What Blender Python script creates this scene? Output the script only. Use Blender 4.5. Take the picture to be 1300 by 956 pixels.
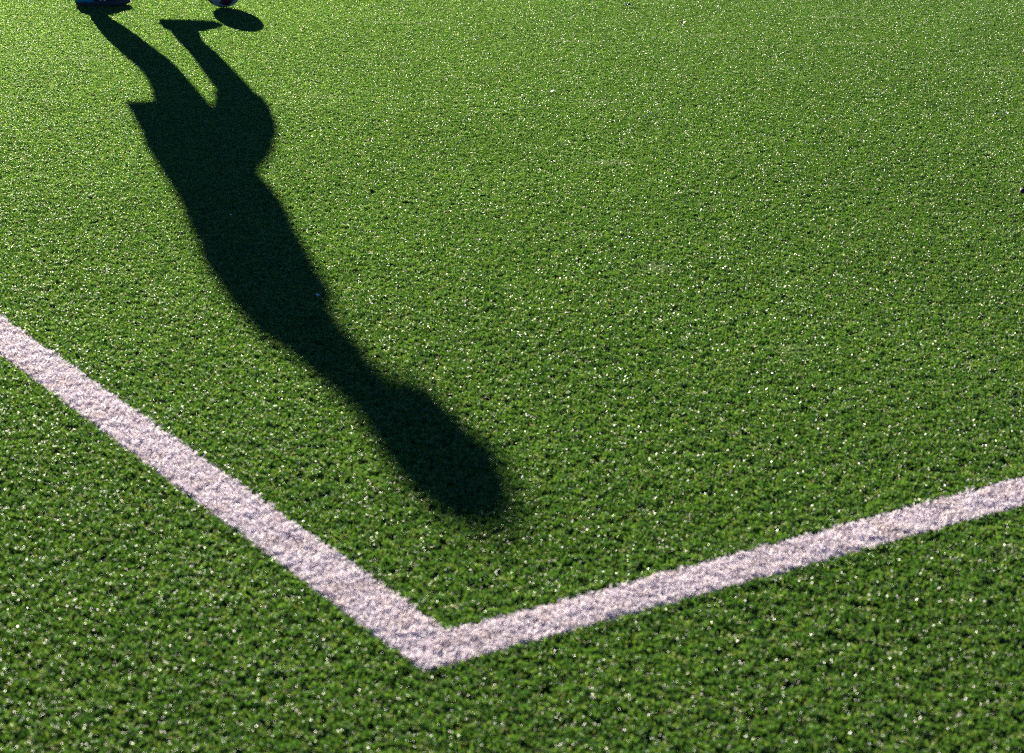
import bpy, bmesh, math, random
import numpy as np
from mathutils import Vector, Matrix
for o in list(bpy.data.objects): bpy.data.objects.remove(o)
scn = bpy.context.scene
COL = scn.collection
R = math.radians
rng = np.random.default_rng(7)
random.seed(7)

# ---------------------------------------------------------------- camera
CAM_H, PITCH, F_PX = 1.56515, 0.297896806, 2620.0
cd = bpy.data.cameras.new('camera')
cam = bpy.data.objects.new('camera', cd); COL.objects.link(cam)
cam.location = (0, 0, CAM_H); cam.rotation_euler = (math.pi/2-PITCH, 0, 0)
cd.sensor_fit = 'HORIZONTAL'; cd.sensor_width = 36.0
cd.lens = F_PX/1300*36.0
cd.shift_y = -45/1300
cd.clip_start = 0.05; cd.clip_end = 3000
cd.dof.use_dof = True; cd.dof.focus_distance = 9.3; cd.dof.aperture_fstop = 8.0; cd.dof.aperture_blades = 0
scn.camera = cam

# ---------------------------------------------------------------- light
SUN_EL = 0.23224
SUN_AZ = -1.278239                      # ground direction in which shadows fall
sh = Vector((math.cos(SUN_AZ), math.sin(SUN_AZ)))
w = bpy.data.worlds.new('World'); scn.world = w; w.use_nodes = True
nt = w.node_tree; nt.nodes.clear()
sky = nt.nodes.new('ShaderNodeTexSky'); sky.sky_type = 'NISHITA'; sky.sun_disc = False
sky.sun_elevation = SUN_EL
sky.sun_rotation = math.atan2(-sh.x, -sh.y)
sky.air_density = 0.4; sky.dust_density = 0.0; sky.ozone_density = 5.5; sky.altitude = 600
bg = nt.nodes.new('ShaderNodeBackground'); bg.inputs['Strength'].default_value = 0.05
wo = nt.nodes.new('ShaderNodeOutputWorld')
nt.links.new(sky.outputs[0], bg.inputs[0]); nt.links.new(bg.outputs[0], wo.inputs[0])
sd = bpy.data.lights.new('sun', 'SUN'); sun = bpy.data.objects.new('sun', sd); COL.objects.link(sun)
sd.energy = 5.0; sd.angle = R(0.53); sd.color = (1.0, 0.92, 0.77)
ldir = Vector((sh.x*math.cos(SUN_EL), sh.y*math.cos(SUN_EL), -math.sin(SUN_EL)))
sun.rotation_euler = ldir.to_track_quat('-Z', 'Y').to_euler(); sun.location = (-8, 30, 12)
vs = scn.view_settings
vs.view_transform = 'Standard'; vs.look = 'None'; vs.exposure = 2.1
scn.cycles.use_denoising = False         # keep the fibres' own grain
scn.cycles.use_adaptive_sampling = False
scn.cycles.sample_clamp_direct = 3.0; scn.cycles.sample_clamp_indirect = 4.0
scn.cycles.filter_width = 1.15            # crisp sensor, as in the photograph; vs.gamma = 1.0

# ---------------------------------------------------------------- helpers
def link(o, parent=None):
    COL.objects.link(o)
    if parent is not None: o.parent = parent
    return o
def tag(o, label=None, cat=None, group=None, kind=None):
    if label: o['label'] = label
    if cat: o['category'] = cat
    if group: o['group'] = group
    if kind: o['kind'] = kind
    return o
def empty(name, loc, rz=0):
    o = bpy.data.objects.new(name, None); o.location = loc; o.rotation_euler = (0, 0, rz); o.empty_display_size = .1
    return link(o)
def mesh_obj(name, vs_, fs, mat, parent=None, smooth=True):
    me = bpy.data.meshes.new(name); me.from_pydata([tuple(v) for v in vs_], [], [tuple(f) for f in fs]); me.update()
    if smooth: me.polygons.foreach_set('use_smooth', [True]*len(me.polygons))
    if mat: me.materials.append(mat)
    return link(bpy.data.objects.new(name, me), parent)
def new_mat(name):
    m = bpy.data.materials.new(name); m.use_nodes = True
    t = m.node_tree; t.nodes.clear()
    return m, t, t.nodes, t.links
def simple(name, col, rough=.5, spec=.5, noise=0.0, nscale=40, bump=0.0, sheen=0.0):
    m, t, N, L = new_mat(name)
    b = N.new('ShaderNodeBsdfPrincipled'); o = N.new('ShaderNodeOutputMaterial'); L.new(b.outputs[0], o.inputs[0])
    b.inputs['Base Color'].default_value = (*col, 1); b.inputs['Roughness'].default_value = rough
    b.inputs['Specular IOR Level'].default_value = spec; b.inputs['Sheen Weight'].default_value = sheen
    tc = N.new('ShaderNodeTexCoord'); n = N.new('ShaderNodeTexNoise'); n.inputs['Scale'].default_value = nscale; n.inputs['Detail'].default_value = 5
    L.new(tc.outputs['Object'], n.inputs[0])
    if noise:
        mx = N.new('ShaderNodeMix'); mx.data_type = 'RGBA'
        mx.inputs[6].default_value = (*[c*(1-noise) for c in col], 1); mx.inputs[7].default_value = (*[min(1, c*(1+noise)) for c in col], 1)
        L.new(n.outputs[0], mx.inputs[0]); L.new(mx.outputs[2], b.inputs['Base Color'])
    if bump:
        bp = N.new('ShaderNodeBump'); bp.inputs['Strength'].default_value = .6; bp.inputs['Distance'].default_value = bump
        L.new(n.outputs[0], bp.inputs['Height']); L.new(bp.outputs[0], b.inputs['Normal'])
    return m

# ---------------------------------------------------------------- turf materials
SCUFFS = [(0.36,8.5,.13,.05,.8),(0.31,10.12,.16,.04,.8),(0.34,7.3,.13,.06,.7),(0.42,5.84,.07,.08,.7),(0.71,5.04,.08,.05,.6),(-0.57,10.75,.3,.04,.6),
          (1.73,10.93,.3,.05,.6),(0.98,10.3,.2,.1,.4),(-0.78,8.61,.12,.05,.7),(1.63,10.04,.25,.06,.5),(0.96,3.71,.05,.04,.5),(2.2,9.3,.2,.08,.4),(-2.0,9.6,.25,.1,.35)]
def fibre_material(name, ramp, white=False):
    m, t, N, L = new_mat(name)
    def math_(op, a, b=None, c=None):
        n = N.new('ShaderNodeMath'); n.operation = op
        for i, x in enumerate((a, b, c)):
            if x is None: continue
            if hasattr(x, 'is_output'): L.new(x, n.inputs[i])
            else: n.inputs[i].default_value = x
        return n.outputs[0]
    out = N.new('ShaderNodeOutputMaterial')
    at = N.new('ShaderNodeAttribute'); at.attribute_name = 'tone'
    oi = N.new('ShaderNodeObjectInfo')
    v = math_('ADD', math_('MULTIPLY', at.outputs['Fac'], .9), math_('MULTIPLY', oi.outputs['Random'], .1))
    geo = N.new('ShaderNodeNewGeometry')
    cr = N.new('ShaderNodeValToRGB'); cr.color_ramp.interpolation = 'LINEAR'
    els = cr.color_ramp.elements
    els[0].position, els[0].color = ramp[0][0], (*ramp[0][1], 1)
    els[1].position, els[1].color = ramp[-1][0], (*ramp[-1][1], 1)
    for p, c in ramp[1:-1]:
        e = els.new(p); e.color = (*c, 1)
    L.new(v, cr.inputs[0])
    col = cr.outputs[0]
    if not white:
        # slow drift of tone over the pitch, and rubbed pale patches
        nz = N.new('ShaderNodeTexNoise'); nz.inputs['Scale'].default_value = 1.1; nz.inputs['Detail'].default_value = 4; nz.inputs['Roughness'].default_value = .6
        L.new(geo.outputs['Position'], nz.inputs[0])
        hs = N.new('ShaderNodeHueSaturation'); hs.inputs['Saturation'].default_value = 1
        L.new(math_('MULTIPLY_ADD', nz.outputs[0], .4, .8), hs.inputs['Value']); L.new(col, hs.inputs['Color']); col = hs.outputs[0]
        sp = N.new('ShaderNodeSeparateXYZ'); L.new(geo.outputs['Position'], sp.inputs[0])
        acc = None
        for (x, y, a, b_, k) in SCUFFS:
            dx = math_('DIVIDE', math_('SUBTRACT', sp.outputs[0], x), a)
            dy = math_('DIVIDE', math_('SUBTRACT', sp.outputs[1], y), b_)
            d2 = math_('ADD', math_('MULTIPLY', dx, dx), math_('MULTIPLY', dy, dy))
            f = math_('MULTIPLY', math_('MAXIMUM', math_('SUBTRACT', 1.0, d2), 0.0), k)
            acc = f if acc is None else math_('MAXIMUM', acc, f)
        n2 = N.new('ShaderNodeTexNoise'); n2.inputs['Scale'].default_value = 45; n2.inputs['Detail'].default_value = 2
        L.new(geo.outputs['Position'], n2.inputs[0])
        fac = math_('MULTIPLY', acc, math_('MULTIPLY', math_('SUBTRACT', n2.outputs[0], .25), 1.3))
        mx = N.new('ShaderNodeMix'); mx.data_type = 'RGBA'; mx.inputs[7].default_value = (.33, .36, .22, 1)
        L.new(fac, mx.inputs[0]); L.new(col, mx.inputs[6]); col = mx.outputs[2]
    if white:                                     # trodden-in dirt, uneven along the lines
        nz = N.new('ShaderNodeTexNoise'); nz.inputs['Scale'].default_value = 14; nz.inputs['Detail'].default_value = 6; nz.inputs['Roughness'].default_value = .7
        L.new(geo.outputs['Position'], nz.inputs[0])
        dr = N.new('ShaderNodeMix'); dr.data_type = 'RGBA'; dr.blend_type = 'MULTIPLY'; dr.inputs[7].default_value = (.84, .79, .73, 1)
        L.new(math_('MULTIPLY', math_('MAXIMUM', math_('SUBTRACT', nz.outputs[0], .48), 0.0), 4.0), dr.inputs[0]); L.new(col, dr.inputs[6]); col = dr.outputs[2]
    b = N.new('ShaderNodeBsdfPrincipled'); b.inputs['Roughness'].default_value = .43 if not white else .55
    b.inputs['Specular IOR Level'].default_value = .54 if not white else .5
    L.new(col, b.inputs['Base Color'])
    tr = N.new('ShaderNodeBsdfTranslucent')
    hs2 = N.new('ShaderNodeHueSaturation'); hs2.inputs['Saturation'].default_value = 1.05 if not white else 1.0
    hs2.inputs['Value'].default_value = 1.5 if not white else 1.0
    hs2.inputs['Hue'].default_value = .485 if not white else .5
    L.new(col, hs2.inputs['Color']); L.new(hs2.outputs[0], tr.inputs[0])
    ms = N.new('ShaderNodeMixShader'); ms.inputs[0].default_value = .5 if not white else .35
    # thin plastic also passes light straight on, spread into a lobe
    rf = N.new('ShaderNodeBsdfRefraction'); rf.inputs['IOR'].default_value = 1.25; rf.inputs['Roughness'].default_value = .78
    hs3 = N.new('ShaderNodeHueSaturation'); hs3.inputs['Hue'].default_value = .475 if not white else .5
    hs3.inputs['Value'].default_value = 1.75 if not white else 1.0; hs3.inputs['Saturation'].default_value = .95
    L.new(col, hs3.inputs['Color']); L.new(hs3.outputs[0], rf.inputs[0])
    m2 = N.new('ShaderNodeMixShader'); m2.inputs[0].default_value = .45
    L.new(tr.outputs[0], m2.inputs[1]); L.new(rf.outputs[0], m2.inputs[2])
    L.new(b.outputs[0], ms.inputs[1]); L.new(m2.outputs[0], ms.inputs[2]); L.new(ms.outputs[0], out.inputs[0])
    return m
M_GREEN = fibre_material('green_fibre', [(0.0, (.010, .036, .014)), (.3, (.034, .105, .016)), (.54, (.070, .178, .024)), (.72, (.132, .245, .036)), (.86, (.22, .28, .07)), (1.0, (.36, .33, .18))])
M_WHITE = fibre_material('white_fibre', [(0.0, (.46, .41, .47)), (.5, (.88, .80, .83)), (1.0, (.95, .90, .90))], True)

def ground_material():
    m, t, N, L = new_mat('turf_backing')
    b = N.new('ShaderNodeBsdfPrincipled'); o = N.new('ShaderNodeOutputMaterial'); L.new(b.outputs[0], o.inputs[0])
    g = N.new('ShaderNodeNewGeometry')
    n = N.new('ShaderNodeTexNoise'); n.inputs['Scale'].default_value = 160; n.inputs['Detail'].default_value = 4
    L.new(g.outputs['Position'], n.inputs[0])
    # rubber and sand infill under the fibres where they are modelled; the same green pile as a material beyond them
    cr = N.new('ShaderNodeValToRGB'); cr.color_ramp.elements[0].color = (.006, .014, .006, 1); cr.color_ramp.elements[1].color = (.03, .055, .015, 1)
    cr.color_ramp.elements[0].position = .35; cr.color_ramp.elements[1].position = .7
    cf = N.new('ShaderNodeValToRGB'); cf.color_ramp.elements[0].color = (.03, .08, .012, 1); cf.color_ramp.elements[1].color = (.10, .19, .03, 1)
    cf.color_ramp.elements[0].position = .3; cf.color_ramp.elements[1].position = .75
    L.new(n.outputs[0], cr.inputs[0]); L.new(n.outputs[0], cf.inputs[0])
    sp = N.new('ShaderNodeSeparateXYZ'); L.new(g.outputs['Position'], sp.inputs[0])
    mr = N.new('ShaderNodeMapRange'); mr.inputs[1].default_value = 13.8; mr.inputs[2].default_value = 14.4
    L.new(sp.outputs[1], mr.inputs[0])
    ab = N.new('ShaderNodeMath'); ab.operation = 'ABSOLUTE'; L.new(sp.outputs[0], ab.inputs[0])
    ma = N.new('ShaderNodeMath'); ma.operation = 'MULTIPLY_ADD'; ma.inputs[1].default_value = -.25; L.new(sp.outputs[1], ma.inputs[0]); L.new(ab.outputs[0], ma.inputs[2])
    mr2 = N.new('ShaderNodeMapRange'); mr2.inputs[1].default_value = .88; mr2.inputs[2].default_value = .95; L.new(ma.outputs[0], mr2.inputs[0])
    mx_ = N.new('ShaderNodeMath'); mx_.operation = 'MAXIMUM'; L.new(mr.outputs[0], mx_.inputs[0]); L.new(mr2.outputs[0], mx_.inputs[1])
    mx = N.new('ShaderNodeMix'); mx.data_type = 'RGBA'; L.new(mx_.outputs[0], mx.inputs[0]); L.new(cr.outputs[0], mx.inputs[6]); L.new(cf.outputs[0], mx.inputs[7])
    L.new(mx.outputs[2], b.inputs['Base Color']); b.inputs['Roughness'].default_value = .95; b.inputs['Specular IOR Level'].default_value = .05
    bp = N.new('ShaderNodeBump'); bp.inputs['Distance'].default_value = .006; bp.inputs['Strength'].default_value = 1
    L.new(n.outputs[0], bp.inputs['Height']); L.new(bp.outputs[0], b.inputs['Normal'])
    return m

# ---------------------------------------------------------------- ground sheet and white strips
PILE = 0.014                                   # tips of the pile lie at z = 0
gs = mesh_obj('ground', [(-600, -100, -PILE), (600, -100, -PILE), (600, 1200, -PILE), (-600, 1200, -PILE)], [(0, 1, 2, 3)], ground_material(), smooth=False)
tag(gs, kind='structure')

A = 0.567606369
n1 = np.array([math.cos(A), math.sin(A)]); n2 = np.array([-math.sin(A), math.cos(A)])
C1, C2, LW = 1.09227686*CAM_H, 1.84780652*CAM_H, 0.12
# strip one: C1-LW < n1.X < C1, running along +n2 from n2.X = C2-LW ; strip two: C2-LW < n2.X < C2, running along +n1 from n1.X = C1
M_STRIP = simple('white_strip_backing', (.45, .42, .42), .8, .3, .3, 200)
def strip(lo1, hi1, lo2, hi2, z):
    q = [n1*a+n2*b for a, b in ((lo1, lo2), (hi1, lo2), (hi1, hi2), (lo1, hi2))]
    return [(p[0], p[1], z) for p in q]
s1 = mesh_obj('white_line', strip(C1-LW, C1, C2-LW, C2+30, -PILE+.004), [(0, 1, 2, 3)], M_STRIP, smooth=False)
s2 = mesh_obj('white_line', strip(C1, C1+30, C2-LW, C2, -PILE+.004), [(0, 1, 2, 3)], M_STRIP, smooth=False)
tag(s1, 'white turf line running from the corner up to the left edge', kind='structure')
tag(s2, 'white turf line running from the corner to the right edge', kind='structure')

# ---------------------------------------------------------------- pile fibres
def blade_mesh(name, spots, mat, hmin=.013, hmax=.023, wmin=.0012, wmax=.0026, lean=(.0, .75), curl=(-2.0, 3.0)):
    V, Fc, T = [], [], []
    for (bx, by, tone, ldir_, hk) in spots:
        n = 4
        length = rng.uniform(hmin, hmax)*hk; wd = rng.uniform(wmin, wmax)
        az = ldir_ + rng.normal(0, 1.3); le = rng.uniform(*lean); cu = rng.uniform(*curl)
        tw = rng.normal(0, 1.0); tws = rng.normal(0, 1.6); daz = rng.normal(0, .9)
        p = np.array([bx, by, 0.0]); base = len(V)
        for i in range(n+1):
            f = i/n
            a = le + cu*f
            if i: az += daz/n
            d = np.array([math.sin(a)*math.cos(az), math.sin(a)*math.sin(az), math.cos(a)])
            side = np.array([-math.sin(az), math.cos(az), 0]); up = np.cross(d, side)
            th = tw+tws*f
            e = side*math.cos(th)+up*math.sin(th)
            ww = wd*(1 if i < n else .55)/2
            V += [p-e*ww, p+e*ww]; T += [tone, tone]
            p = p + d*length/n
            if p[2] > .0158*hk: p[2] = .0158*hk
            if p[2] < .0005 and i > 0: p[2] = .0005
        for i in range(n):
            k = base+2*i; Fc.append((k, k+1, k+3, k+2))
    me = bpy.data.meshes.new(name); me.from_pydata([tuple(v) for v in V], [], Fc); me.update()
    a = me.attributes.new('tone', 'FLOAT', 'POINT'); a.data.foreach_set('value', np.array(T, np.float32))
    me.materials.append(mat)
    return bpy.data.objects.new(name, me)
def bunches(nb, ext, per):
    out = []
    for _ in range(nb):
        cx, cy = rng.uniform(-ext, ext, 2); bt = rng.uniform(0, 1); hk = rng.uniform(.64, 1.05); ld = rng.uniform(0, 6.283)
        for _ in range(per):
            x, y = np.array([cx, cy])+rng.normal(0, .0014, 2)
            out.append((x, y, min(1, max(0, .45*bt+.55*rng.uniform())), ld, hk))
    return out
def fibre_collection(name, mat, big, small):
    c = bpy.data.collections.new(name)
    for i in range(big): c.objects.link(blade_mesh(name+'_a%02d' % i, bunches(17, .018, 6), mat))
    for i in range(small): c.objects.link(blade_mesh(name+'_b%02d' % i, bunches(2, .0035, 6), mat))
    return c
NB, NS = 10, 8
c_green = fibre_collection('green_pile', M_GREEN, NB, NS)
c_white = fibre_collection('white_pile', M_WHITE, 0, NS+6)

def points_object(name, P, var, coll, parent=None, scale=(.92, 1.08)):
    n = len(P)
    me = bpy.data.meshes.new(name); me.vertices.add(n)
    me.vertices.foreach_set('co', np.column_stack([P, np.full(n, -PILE)]).astype(np.float32).ravel())
    for nm, arr, ty in (('spin', rng.uniform(0, 6.2832, n), 'FLOAT'), ('grow', rng.uniform(*scale, n), 'FLOAT')):
        a = me.attributes.new(nm, ty, 'POINT'); a.data.foreach_set('value', arr.astype(np.float32))
    a = me.attributes.new('kind_index', 'INT', 'POINT'); a.data.foreach_set('value', var.astype(np.int32))
    o = link(bpy.data.objects.new(name, me), parent)
    g = bpy.data.node_groups.new(name+'_scatter', 'GeometryNodeTree')
    g.interface.new_socket('Geometry', in_out='INPUT', socket_type='NodeSocketGeometry')
    g.interface.new_socket('Geometry', in_out='OUTPUT', socket_type='NodeSocketGeometry')
    N, L = g.nodes, g.links
    gi = N.new('NodeGroupInput'); go = N.new('NodeGroupOutput')
    ci = N.new('GeometryNodeCollectionInfo'); ci.inputs['Collection'].default_value = coll
    ci.inputs['Separate Children'].default_value = True; ci.inputs['Reset Children'].default_value = True
    ip = N.new('GeometryNodeInstanceOnPoints'); ip.inputs['Pick Instance'].default_value = True
    def attr(nm, dt):
        a = N.new('GeometryNodeInputNamedAttribute'); a.data_type = dt; a.inputs['Name'].default_value = nm
        return a.outputs['Attribute']
    cx = N.new('ShaderNodeCombineXYZ'); L.new(attr('spin', 'FLOAT'), cx.inputs[2])
    L.new(gi.outputs[0], ip.inputs['Points']); L.new(ci.outputs[0], ip.inputs['Instance'])
    L.new(attr('kind_index', 'INT'), ip.inputs['Instance Index'])
    L.new(cx.outputs[0], ip.inputs['Rotation']); L.new(attr('grow', 'FLOAT'), ip.inputs['Scale'])
    L.new(ip.outputs[0], go.inputs[0])
    md = o.modifiers.new('pile', 'NODES'); md.node_group = g
    return o
def jgrid(x0, x1, y0, y1, s):
    xs, ys = np.arange(x0, x1, s), np.arange(y0, y1, s)
    X, Y = np.meshgrid(xs, ys); P = np.column_stack([X.ravel(), Y.ravel()])
    return P + rng.uniform(-.36, .36, P.shape)*s
def strip_dist(P):                              # signed distance to the white strips, negative inside
    u, v = P@n1, P@n2
    def box(u0, u1, v0, v1):
        du = np.maximum(u0-u, u-u1); dv = np.maximum(v0-v, v-v1)
        return np.where((du < 0) & (dv < 0), np.maximum(du, dv), np.hypot(np.maximum(du, 0), np.maximum(dv, 0)))
    return np.minimum(box(C1-LW, C1+.001, C2-LW, C2+30), box(C1-.001, C1+30, C2-LW, C2))
def in_region(P): return (np.abs(P[:, 0]) < .25*P[:, 1]+.9) & (P[:, 1] > 2.2) & (P[:, 1] < 14.2)
P = jgrid(-4.6, 4.6, 2.2, 14.2, .0262); P = P[in_region(P)]; P = P[strip_dist(P) > .017]
Q = jgrid(-4.6, 4.6, 2.2, 14.2, .0075) if False else None
# fine points only along the strips
def along(lo1, hi1, lo2, hi2, s):
    G = jgrid(lo1, hi1, lo2, hi2, s); X = G[:, :1]*n1+G[:, 1:]*n2
    return X[in_region(X)]
EX = 7.5
fine = np.vstack([along(C1-LW-.025, C1+.025, C2-LW-.025, C2+EX, .0075), along(C1+.025, C1+EX, C2-LW-.025, C2+.025, .0075)])
D = strip_dist(fine)
fg = fine[(D > .0015) & (D < .0215)]; fw = fine[D < -.0038]
GP = np.vstack([P, fg])
GV = np.concatenate([rng.integers(0, NB, len(P)), rng.integers(NB, NB+NS, len(fg))])
grass = points_object('grass', GP, GV, c_green)
tag(grass, 'short green artificial turf fibres covering the whole pitch', 'turf', kind='stuff')
u_ = fw@n1
for strip_o, sel in ((s1, u_ < C1), (s2, u_ >= C1)):
    o = points_object('line_fibre', fw[sel], rng.integers(0, NS+6, int(sel.sum())), c_white, strip_o, (.85, 1.2))
    o['kind'] = 'stuff'
print('points', len(GP), len(fw))

# ---------------------------------------------------------------- solid modelling helpers
def tube(pts, rads, nseg=16, caps=True, eq=(0, 1, 0)):
    """loft through pts with elliptical rings; rads = (in-plane, sideways) or float"""
    pts = [Vector(p) for p in pts]; V, Fc = [], []
    eq = Vector(eq); n = len(pts); rings = []
    def ring(c, t, ra, rb):
        q = (eq-t*eq.dot(t)).normalized(); s = q.cross(t).normalized()
        base = len(V)
        for k in range(nseg):
            a = 2*math.pi*k/nseg; V.append(c+s*ra*math.cos(a)+q*rb*math.sin(a))
        rings.append(base)
    tl = [((pts[min(i+1, n-1)]-pts[max(i-1, 0)]).normalized()) for i in range(n)]
    rr = [(r, r) if not isinstance(r, (tuple, list)) else r for r in rads]
    if caps:
        for f in (.96, .75, .4): ring(pts[0]-tl[0]*min(rr[0])*f, tl[0], rr[0][0]*math.sqrt(1-f*f), rr[0][1]*math.sqrt(1-f*f))
    for i in range(n):
        ring(pts[i], tl[i], *rr[i])
        if i < n-1:
            for f in (.33, .67):
                g = f*f*(3-2*f)
                # smooth (Catmull-Rom) point between
                p0, p1, p2, p3 = pts[max(i-1, 0)], pts[i], pts[i+1], pts[min(i+2, n-1)]
                c = .5*((2*p1)+(p2-p0)*f+(2*p0-5*p1+4*p2-p3)*f*f+(3*p1-p0-3*p2+p3)*f**3)
                ra = rr[i][0]*(1-g)+rr[i+1][0]*g; rb = rr[i][1]*(1-g)+rr[i+1][1]*g
                ring(c, (tl[i]*(1-f)+tl[i+1]*f).normalized(), ra, rb)
    if caps:
        for f in (.4, .75, .96): ring(pts[-1]+tl[-1]*min(rr[-1])*f, tl[-1], rr[-1][0]*math.sqrt(1-f*f), rr[-1][1]*math.sqrt(1-f*f))
    for a, b in zip(rings, rings[1:]):
        for k in range(nseg):
            k2 = (k+1) % nseg; Fc.append((a+k, a+k2, b+k2, b+k))
    Fc.append(tuple(rings[0]+k for k in reversed(range(nseg)))); Fc.append(tuple(rings[-1]+k for k in range(nseg)))
    return V, Fc
def ellipsoid(c, r, rot=None, nu=20, nv=14):
    V, Fc = [], []; c = Vector(c)
    for j in range(1, nv):
        ph = math.pi*j/nv
        for i in range(nu):
            a = 2*math.pi*i/nu
            p = Vector((r[0]*math.sin(ph)*math.cos(a), r[1]*math.sin(ph)*math.sin(a), r[2]*math.cos(ph)))
            if rot is not None: p = rot@p
            V.append(c+p)
    top = Vector((0, 0, r[2])); bot = Vector((0, 0, -r[2]))
    if rot is not None: top, bot = rot@top, rot@bot
    V += [c+top, c+bot]; T, B = len(V)-2, len(V)-1
    for j in range(nv-2):
        for i in range(nu):
            i2 = (i+1) % nu; Fc.append((j*nu+i, (j+1)*nu+i, (j+1)*nu+i2, j*nu+i2))
    for i in range(nu):
        i2 = (i+1) % nu; Fc.append((T, i, i2)); Fc.append((B, (nv-2)*nu+i2, (nv-2)*nu+i))
    return V, Fc
def merge(parts):
    V, Fc = [], []
    for v, f in parts:
        b = len(V); V += list(v); Fc += [tuple(i+b for i in q) for q in f]
    return V, Fc
def fused(name, parts, mat, parent, voxel, smooth_it=4, wrinkle=0.0):
    """one continuous surface out of overlapping closed pieces"""
    V, Fc = merge(parts)
    me = bpy.data.meshes.new(name+'_raw'); me.from_pydata([tuple(v) for v in V], [], Fc); me.update()
    tmp = bpy.data.objects.new(name+'_raw', me); COL.objects.link(tmp)
    rm = tmp.modifiers.new('r', 'REMESH'); rm.mode = 'VOXEL'; rm.voxel_size = voxel; rm.use_smooth_shade = True
    sm = tmp.modifiers.new('s', 'SMOOTH'); sm.iterations = smooth_it; sm.factor = .5
    if wrinkle:
        tx = bpy.data.textures.new(name+'_folds', 'CLOUDS'); tx.noise_scale = .09; tx.noise_depth = 2
        dp = tmp.modifiers.new('d', 'DISPLACE'); dp.texture = tx; dp.strength = wrinkle; dp.mid_level = .5; dp.texture_coords = 'LOCAL'
    dg = bpy.context.evaluated_depsgraph_get(); dg.update()
    m2 = bpy.data.meshes.new_from_object(tmp.evaluated_get(dg)); m2.name = name
    bpy.data.objects.remove(tmp); bpy.data.meshes.remove(me)
    m2.polygons.foreach_set('use_smooth', [True]*len(m2.polygons))
    m2.materials.clear(); m2.materials.append(mat)
    return link(bpy.data.objects.new(name, m2), parent)

M_SKIN = simple('skin', (.52, .32, .23), .5, .4, .12, 30, .001)
M_HAIR = simple('dark_hair', (.02, .014, .01), .5, .5, .3, 80, .003)
M_JERSEY = simple('jersey_cloth', (.035, .05, .075), .8, .3, .15, 60, .001, .3)
M_SHORTS = simple('shorts_cloth', (.02, .022, .028), .8, .3, .15, 60, .001, .3)
M_SOCK = simple('sock_knit', (.03, .03, .04), .9, .2, .2, 120, .001, .3)
M_SOLE = simple('black_rubber', (.012, .012, .014), .6, .4, .2, 80, .0005)
M_SHOE = simple('navy_mesh_upper', (.008, .009, .016), .6, .4, .25, 150, .0006)
M_TEAL = simple('teal_heel_panel', (.0, .22, .30), .45, .5, .1, 100, .0004)
M_PINK = simple('pink_trim', (.75, .45, .62), .5, .4)
M_WTRIM = simple('white_trim', (.8, .8, .8), .5, .4)
M_CAP = simple('cap_cloth', (.02, .022, .03), .85, .3, .15, 90, .0008)
M_EYE = simple('eye_white', (.8, .78, .75), .2, .5); M_IRIS = simple('iris', (.05, .03, .02), .2, .5); M_LIP = simple('lip', (.45, .2, .17), .45, .4)

# ---------------------------------------------------------------- person (feet near the top edge, the long shadow is his)
ROT = SUN_AZ + math.pi/2
PO = Vector((-2.272, 11.418, 0))
person = empty('person', PO, ROT)
tag(person, 'person with dark teal-heeled shoe at the top left edge, casting the long shadow', 'person')
QC = -.09; DT = .012; DS = .033; DF = -.007
def T_(s, q, z): return (s, QC+q, z+DT)
def St(s, q, z): return (s, q, z+DS)
QF = -.17
def Fr(s, q, z): return (s, QF+q, z+DF)
body = [
    tube([T_(-.09, 0, .92), T_(-.10, 0, 1.08), T_(-.12, 0, 1.25), T_(-.135, 0, 1.38), T_(-.13, 0, 1.47)], [(.11, .16), (.10, .145), (.115, .16), (.11, .175), (.07, .12)], 24),
    tube([T_(-.13, 0, 1.45), T_(-.09, 0, 1.60)], [.062, .055]),
    ellipsoid(T_(-.055, 0, 1.715), (.098, .077, .108)),
    ellipsoid(T_(-.012, 0, 1.645), (.064, .058, .055)),
    ellipsoid(T_(.034, 0, 1.645), (.030, .036, .034)),
    ellipsoid(T_(.056, 0, 1.685), (.020, .014, .014)),
    tube([T_(.036, 0, 1.715), T_(.048, 0, 1.688)], [.009, .012], 10),
    ellipsoid(T_(.03, 0, 1.728), (.012, .05, .010)),
    ellipsoid(T_(.012, .035, 1.685), (.025, .022, .022)), ellipsoid(T_(.012, -.035, 1.685), (.025, .022, .022)),
    ellipsoid(T_(-.055, .078, 1.70), (.020, .009, .032)), ellipsoid(T_(-.055, -.078, 1.70), (.020, .009, .032)),
    # standing leg, forward leg
    tube([T_(-.075, .09, .95), St(-.02, 0, .72), St(.035, 0, .52), St(.018, 0, .38), St(-.03, 0, .2), St(-.045, 0, .08)], [.10, .085, .06, .06, .043, .036]),
    tube([T_(-.06, -.09, .95), Fr(.14, 0, .82), Fr(.275, 0, .62), Fr(.285, 0, .45), Fr(.292, 0, .30), Fr(.30, 0, .21)], [.10, .085, .058, .056, .044, .036]),
]
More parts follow.
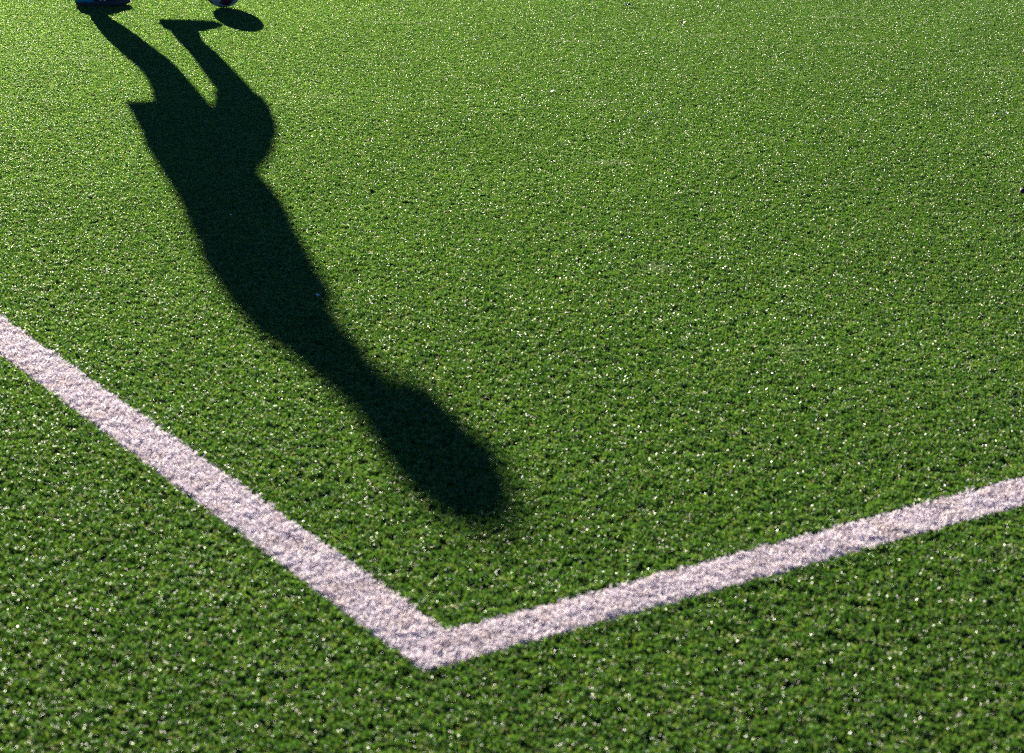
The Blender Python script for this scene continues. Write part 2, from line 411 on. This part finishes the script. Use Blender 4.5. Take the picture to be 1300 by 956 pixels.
for sgn in (1, -1):
    sh_ = T_(-.145, .18*sgn, 1.425); el = T_(-.20, .245*sgn, 1.14); wr = T_(-.045, .235*sgn, .955)
    body.append(tube([T_(-.135, .10*sgn, 1.43), sh_], [.065, .062]))
    body.append(tube([sh_, ((sh_[0]+el[0])/2, (sh_[1]+el[1])/2, (sh_[2]+el[2])/2), el, ((wr[0]+el[0])/2, (wr[1]+el[1])/2, (wr[2]+el[2])/2), wr], [.056, .050, .041, .040, .027]))
    d = (Vector(wr)-Vector(el)).normalized(); side = Vector((0, 1, 0)).cross(d).normalized(); wv = Vector(wr)
    body.append(tube([wv, wv+d*.045, wv+d*.085], [(.026, .020), (.040, .017), (.041, .014)]))
    for k, (off, ln, cur) in enumerate(((-.030, .062, .7), (-.010, .075, .6), (.010, .079, .6), (.030, .072, .5))):
        p = wv+d*.085+side*off; dd = d.copy(); chain = [p-d*.02, p]
        for j, f in enumerate((.45, .3, .25)):
            dd = (dd+Vector((0, -sgn*cur*.45, 0))).normalized(); p = p+dd*ln*f; chain.append(p)
        body.append(tube(chain, [.0095, .0092, .0088, .0082, .0075], 10, eq=tuple(side)))
    th = [wv+d*.02+side*.025, wv+d*.045+side*.050, wv+d*.072+side*.058+Vector((0, -.008*sgn, 0)), wv+d*.095+side*.058+Vector((0, -.02*sgn, 0))]
    body.append(tube(th, [.014, .0125, .0105, .0085], 10, eq=(0, 1, 0)))
fused('body', body, M_SKIN, person, .0048, 3)
# loose jersey
jersey = [tube([T_(-.085, 0, .90), T_(-.082, 0, 1.02), T_(-.083, 0, 1.12), T_(-.098, 0, 1.18), T_(-.108, 0, 1.25), T_(-.137, 0, 1.33), T_(-.138, 0, 1.40), T_(-.145, 0, 1.455), T_(-.125, 0, 1.515), T_(-.108, 0, 1.575)],
               [(.16, .20), (.168, .195), (.166, .19), (.162, .19), (.155, .195), (.160, .205), (.152, .205), (.132, .17), (.095, .095), (.086, .085)], 28)]
for sgn in (1, -1):
    jersey.append(tube([T_(-.14, .12*sgn, 1.425), T_(-.155, .19*sgn, 1.40), T_(-.195, .235*sgn, 1.27)], [.085, .082, .078]))
fused('jersey', jersey, M_JERSEY, person, .009, 5, .022)
shorts = [tube([T_(-.08, 0, 1.0), T_(-.075, 0, .9)], [(.155, .185), (.16, .19)], 24),
          tube([T_(-.075, .08, .93), (-.055, -.01, .83), (-.048, 0, .76), (-.046, 0, .725)], [(.16, .11), (.165, .12), (.168, .12), (.170, .12)], 20, caps=False),
          tube([T_(-.03, -.08, .93), Fr(.10, .01, .885), Fr(.205, 0, .79), Fr(.255, 0, .71), Fr(.267, 0, .655)], [(.13, .11), (.115, .115), (.108, .115), (.098, .11), (.09, .105)], 20, caps=False)]
fused('shorts', shorts, M_SHORTS, person, .009, 4, .020)
fused('legging', [tube([St(.026, 0, .70), St(.031, 0, .60), St(.036, 0, .55), St(.036, 0, .49), St(.022, 0, .42), St(-.008, 0, .30), St(-.032, 0, .19), St(-.048, 0, .11), St(-.05, 0, .06)],
                    [(.098, .08), (.093, .07), (.088, .066), (.088, .066), (.088, .066), (.086, .058), (.074, .05), (.056, .044), (.046, .04)])], M_SOCK, person, .007, 3, .008)
fused('legging', [tube([Fr(.270, 0, .69), Fr(.276, 0, .62), Fr(.281, 0, .55), Fr(.288, 0, .49), Fr(.295, 0, .40), Fr(.291, 0, .31), Fr(.302, 0, .25), Fr(.315, 0, .20)],
                    [(.080, .07), (.076, .066), (.073, .064), (.068, .064), (.063, .06), (.060, .052), (.066, .045), (.068, .04)])], M_SOCK, person, .007, 3, .008)
# cap with a short peak, hair at the nape
cap = fused('cap', [ellipsoid(T_(-.046, 0, 1.738), (.126, .098, .110)),
                    tube([T_(-.02, 0, 1.765), T_(.05, 0, 1.745), T_(.100, 0, 1.727)], [(.018, .08), (.014, .065), (.010, .042)], 16)], M_CAP, person, .006, 3)
fused('hair', [ellipsoid(T_(-.092, 0, 1.68), (.076, .084, .075))], M_HAIR, person, .007, 2)
for sgn in (1, -1):
    e = mesh_obj('eye', *ellipsoid(T_(.031, .030*sgn, 1.707), (.013, .013, .012), nu=14, nv=10), M_EYE, person)
    mesh_obj('iris', *ellipsoid(T_(.0415, .030*sgn, 1.707), (.0035, .006, .006), nu=12, nv=8), M_IRIS, e)
mesh_obj('mouth', *ellipsoid(T_(.060, 0, 1.657), (.006, .020, .006), nu=14, nv=10), M_LIP, person)

# ---------------------------------------------------------------- shoes
def outline_w(f):           # half width of a shoe sole along its length, heel 0 .. toe 1
    pts = [(0, .0), (.03, .022), (.1, .033), (.25, .035), (.45, .034), (.65, .046), (.78, .048), (.9, .038), (.97, .022), (1, .0)]
    for (a, x), (b, y) in zip(pts, pts[1:]):
        if f <= b: return x+(y-x)*(f-a)/(b-a)
    return 0
def build_shoe(parent_, loc, rz, pitch, L=.305):
    root = bpy.data.objects.new('shoe', None); link(root, parent_)
    root.location = loc; root.rotation_euler = (0, pitch, rz); root.empty_display_size = .05
    fs = [.004, .03, .07, .13, .2, .3, .4, .5, .6, .7, .78, .85, .91, .96, .992]
    # sole: stacked outline slabs
    V, Fc = [], []; K = len(fs)
    loops = []
    for z, g in ((0, .93), (.004, 1.0), (.018, 1.02), (.026, .99)):
        base = len(V); lp = [(f, 1) for f in fs]+[(f, -1) for f in reversed(fs)]
        for f, s in lp:
            tip = .016*max(0, (f-.8)/.2)**2+.004*max(0, (.1-f)/.1)
            V.append(Vector(((f-.22)*L, s*outline_w(f)*g, z+tip*(1 if z < .02 else .6))))
        loops.append((base, len(lp)))
    for (a, n), (b, _) in zip(loops, loops[1:]):
        for k in range(n):
            k2 = (k+1) % n; Fc.append((a+k, a+k2, b+k2, b+k))
    Fc.append(tuple(reversed(range(loops[0][0], loops[0][0]+loops[0][1])))); Fc.append(tuple(range(loops[-1][0], loops[-1][0]+loops[-1][1])))
    sole = mesh_obj('sole', V, Fc, M_SOLE, root, smooth=False)
    for f in (.08, .2, .6, .75, .88):
        for s in (-1, 1):
            v, fc = tube([((f-.22)*L, s*outline_w(f)*.6, -.007), ((f-.22)*L, s*outline_w(f)*.6, .002)], [.004, .006], 8, caps=False, eq=(0, 1, 0))
            mesh_obj('stud', v, fc, M_SOLE, sole)
    def top(f):
        pts = [(0, .075), (.05, .09), (.12, .10), (.3, .104), (.42, .102), (.55, .092), (.7, .074), (.85, .058), (.95, .042), (1, .026)]
        for (a, x), (b, y) in zip(pts, pts[1:]):
            if f <= b: return x+(y-x)*(f-a)/(b-a)
        return .02
    def shell(f0, f1, n, grow):
        V, Fc = [], []; m = 14
        for i in range(n+1):
            f = f0+(f1-f0)*i/n
            wv_, h = outline_w(min(.985, max(.012, f)))*(.98)+grow, top(f)+grow
            for k in range(m+1):
                a = math.pi*k/m
                x = math.cos(a); y = math.sin(a)
                x = math.copysign(abs(x)**.8, x); y = y**.75
                V.append(Vector(((f-.22)*L+(grow*(-1 if f < .02 else 0)), wv_*x*(1-.18*y), .02+(h-.02)*y)))
        for i in range(n):
            for k in range(m):
                a = i*(m+1)+k; Fc.append((a, a+1, a+m+2, a+m+1))
        Fc.append(tuple(range(m+1))); Fc.append(tuple(reversed(range(n*(m+1), (n+1)*(m+1)))))
        for i in range(n): Fc.append((i*(m+1)+m, i*(m+1), (i+1)*(m+1), (i+1)*(m+1)+m))
        return V, Fc
    mesh_obj('upper', *shell(.012, .985, 26, 0), M_SHOE, root)
    mesh_obj('heel_panel', *shell(.008, .36, 9, .0025), M_TEAL, root)
    for k in range(5):
        f = .42+k*.055; v, fc = tube([((f-.22)*L, -.02, top(f)-.004), ((f-.215)*L, 0, top(f)+.003), ((f-.22)*L, .02, top(f)-.004)], [.003, .003, .003], 8, eq=(1, 0, 0))
        mesh_obj('lace', v, fc, M_WTRIM, root)
    for s in (-1, 1):
        for f, ln in ((.46, .03), (.54, .02)):
            V = []
            for x, z in ((0, .030), (.012, .030), (.012+ln*.5, .055), (ln*.5, .055)):
                ff = f+x/L; V.append(Vector(((ff-.22)*L, s*(outline_w(ff)+.0015-.004*(z-.03)/.025), z)))
            V += [v_+Vector((0, s*-.004, 0)) for v_ in V]
            mesh_obj('stripe', V, [(0, 1, 2, 3), (7, 6, 5, 4), (0, 4, 5, 1), (1, 5, 6, 2), (2, 6, 7, 3), (3, 7, 4, 0)], M_PINK, root, smooth=False)
    v, fc = tube([(-.235*L, -.012, .036), (-.238*L, 0, .038), (-.235*L, .012, .036)], [.005]*3, 8, eq=(1, 0, 0))
    mesh_obj('heel_tab', v, fc, M_WTRIM, root)
    return root
build_shoe(person, (-.065, .015, -.002), -ROT, 0)
build_shoe(person, (.300, QF, .124), R(4), R(-9))

# ---------------------------------------------------------------- football made of 32 stitched panels
def football(loc, r, rot):
    root = empty('football', loc)
    root.rotation_euler = rot
    tag(root, 'football with white and dark coloured panels at the top edge beside the raised foot shadow', 'football')
    ph = (1+5**.5)/2
    iv = [Vector(v).normalized() for v in ((-1, ph, 0), (1, ph, 0), (-1, -ph, 0), (1, -ph, 0), (0, -1, ph), (0, 1, ph), (0, -1, -ph), (0, 1, -ph), (ph, 0, -1), (ph, 0, 1), (-ph, 0, -1), (-ph, 0, 1))]
    fc = [(0, 11, 5), (0, 5, 1), (0, 1, 7), (0, 7, 10), (0, 10, 11), (1, 5, 9), (5, 11, 4), (11, 10, 2), (10, 7, 6), (7, 1, 8), (3, 9, 4), (3, 4, 2), (3, 2, 6), (3, 6, 8), (3, 8, 9), (4, 9, 5), (2, 4, 11), (6, 2, 10), (8, 6, 7), (9, 8, 1)]
    polys = []
    for f in fc:
        a, b, c = (iv[i] for i in f); P_ = []
        for p, q in ((a, b), (b, c), (c, a)): P_ += [p*2/3+q/3, p/3+q*2/3]
        polys.append((P_, 0))
    for i, v in enumerate(iv):
        nb = [u for u in iv if u is not v and (u-v).length < 1.1]
        t = (nb[0]-v*nb[0].dot(v)).normalized(); b = v.cross(t)
        nb.sort(key=lambda u: math.atan2(u.dot(b), u.dot(t)))
        polys.append(([v*2/3+u/3 for u in nb], 1+i % 3))
    mats = [simple('ball_white', (.22, .23, .30), .4, .5, .06, 60), simple('ball_maroon', (.09, .02, .03), .4, .5, .1), simple('ball_purple', (.12, .03, .20), .4, .5, .1), simple('ball_olive', (.16, .15, .03), .4, .5, .1)]
    mesh_obj('bladder', *ellipsoid((0, 0, 0), (r*.975,)*3, nu=28, nv=18), simple('seam_black', (.02, .02, .02), .7, .3), root)
    for P_, mi in polys:
        c = sum(P_, Vector())/len(P_); n = len(P_); ring0 = []
        for k in range(n):
            for t_ in (0, .5): ring0.append(P_[k]*(1-t_)+P_[(k+1) % n]*t_)
        V = [c.normalized()*r]; Fp = []
        for f, h in ((.5, 1.0), (.82, .998), (.93, .992), (.965, .975)):
            for p in ring0: V.append((c+(p-c)*f).normalized()*r*h)
        m = len(ring0)
        for k in range(m): Fp.append((0, 1+k, 1+(k+1) % m))
        for j in range(3):
            for k in range(m):
                a = 1+j*m+k; b = 1+j*m+(k+1) % m; Fp.append((a, a+m, b+m, b))
        mesh_obj('panel', V, Fp, mats[mi], root)
    return root
football((-1.5744, 11.3084, .109), .109, (.5, .9, .35))

# ---------------------------------------------------------------- litter lying on the pile
def scrap(name, loc, size, rz, mat, curl=.3, n=6, ratio=.5, lift=.004):
    """a small curled flake with thickness"""
    V, Fc = [], []; w_, l_ = size*ratio, size; rows = []
    for side_ in (0, 1):
        for i in range(n+1):
            f = i/n-.5
            for j in range(3):
                g = j/2-.5
                wob = 1-.35*abs(f)*2*(1+.3*math.sin(5*i+j))
                z = curl*size*(4*f*f)*.5+.08*size*math.sin(7*f+3*g)+lift-side_*.0009
                V.append(Vector((f*l_, g*w_*wob, z)))
    m = (n+1)*3
    for s in (0, 1):
        for i in range(n):
            for j in range(2):
                a = s*m+i*3+j; q = (a, a+1, a+4, a+3); Fc.append(q if s == 0 else tuple(reversed(q)))
    edge = [i*3 for i in range(n+1)]+[n*3+1]+[i*3+2 for i in reversed(range(n+1))]+[1]
    for a, b in zip(edge, edge[1:]+edge[:1]): Fc.append((a, a+m, b+m, b))
    o = mesh_obj(name, V, Fc, mat); o.location = loc; o.rotation_euler = (0, 0, rz)
    return o
def twig(name, loc, pts, rad, mat, rz=0):
    v, f = tube(pts, rad, 8, eq=(0, 0, 1)); o = mesh_obj(name, v, f, mat); o.location = loc; o.rotation_euler = (0, 0, rz); return o
M_PAPER = simple('pale_paper', (.8, .78, .7), .6, .4, .1, 100); M_BLUE = simple('pale_blue_plastic', (.6, .75, .85), .3, .5)
M_DRY = simple('dry_leaf', (.16, .07, .035), .7, .3, .4, 200); M_DARK = simple('dark_rubber', (.01, .009, .009), .8, .3, .2, 200)
M_STRAW = simple('straw', (.5, .45, .28), .6, .3, .2, 100)
b_ = empty('leaf', (0.634, 11.346, .0)); tag(b_, 'tiny half white, half black leaf scrap at the very top, right of centre', 'leaf')
o = scrap('pale_half', (-.012, 0, .004), .026, 2.0, M_PAPER, .6); o.parent = b_
o = scrap('dark_half', (.014, -.004, .003), .034, 2.3, M_DARK, .5, ratio=.7); o.parent = b_
tag(scrap('paper_scrap', (0.168, 8.707, .002), .034, .05, M_PAPER, .25, ratio=.35), 'small flat white scrap lying on green turf, upper middle', 'scrap')
tag(scrap('leaf', (0.885, 10.698, .0), .028, .4, M_DRY, .7, ratio=.7), 'small reddish-brown dry leaf on green turf near the top', 'leaf')
t_ = twig('straw_stem', (1.955, 8.175, .004), [(-.04, -.045, 0), (-.025, -.01, .004), (-.012, .012, .006), (.012, .006, .004), (.035, .004, .003)], [.0014]*5, M_STRAW)
tag(t_, 'thin bent pale straw on the turf near the right edge', 'straw')
tag(scrap('paper_scrap', (1.985, 8.185, .003), .013, .3, M_PAPER, .5, ratio=.8), 'tiny white crumb beside the bent straw near the right edge', 'scrap')
v, f = ellipsoid((0, 0, 0), (.013, .011, .009), nu=10, nv=7)
v = [p*(1+.15*math.sin(p.x*700+p.y*500)) for p in v]
o = mesh_obj('pebble', v, f, M_DARK); o.location = (1.722, 6.79, .009); tag(o, 'round black pebble cut by the right edge of the frame', 'pebble')
tag(twig('twig', (1.62, 6.47, .003), [(-.02, -.004, 0), (0, 0, .003), (.022, .003, .001)], [.0018, .002, .0012], M_DRY), 'short brown twig on the turf near the right edge, below the black pebble', 'twig')
tag(scrap('plastic_scrap', (-0.537, 5.507, .003), .014, -.9, M_BLUE, .5, ratio=.4), 'pale blue curled scrap inside the dark shadow', 'scrap')
tag(scrap('paper_scrap', (-0.904, 6.461, .003), .007, .3, M_PAPER, .3, ratio=.8), 'tiny white crumb inside the upper part of the shadow', 'scrap')
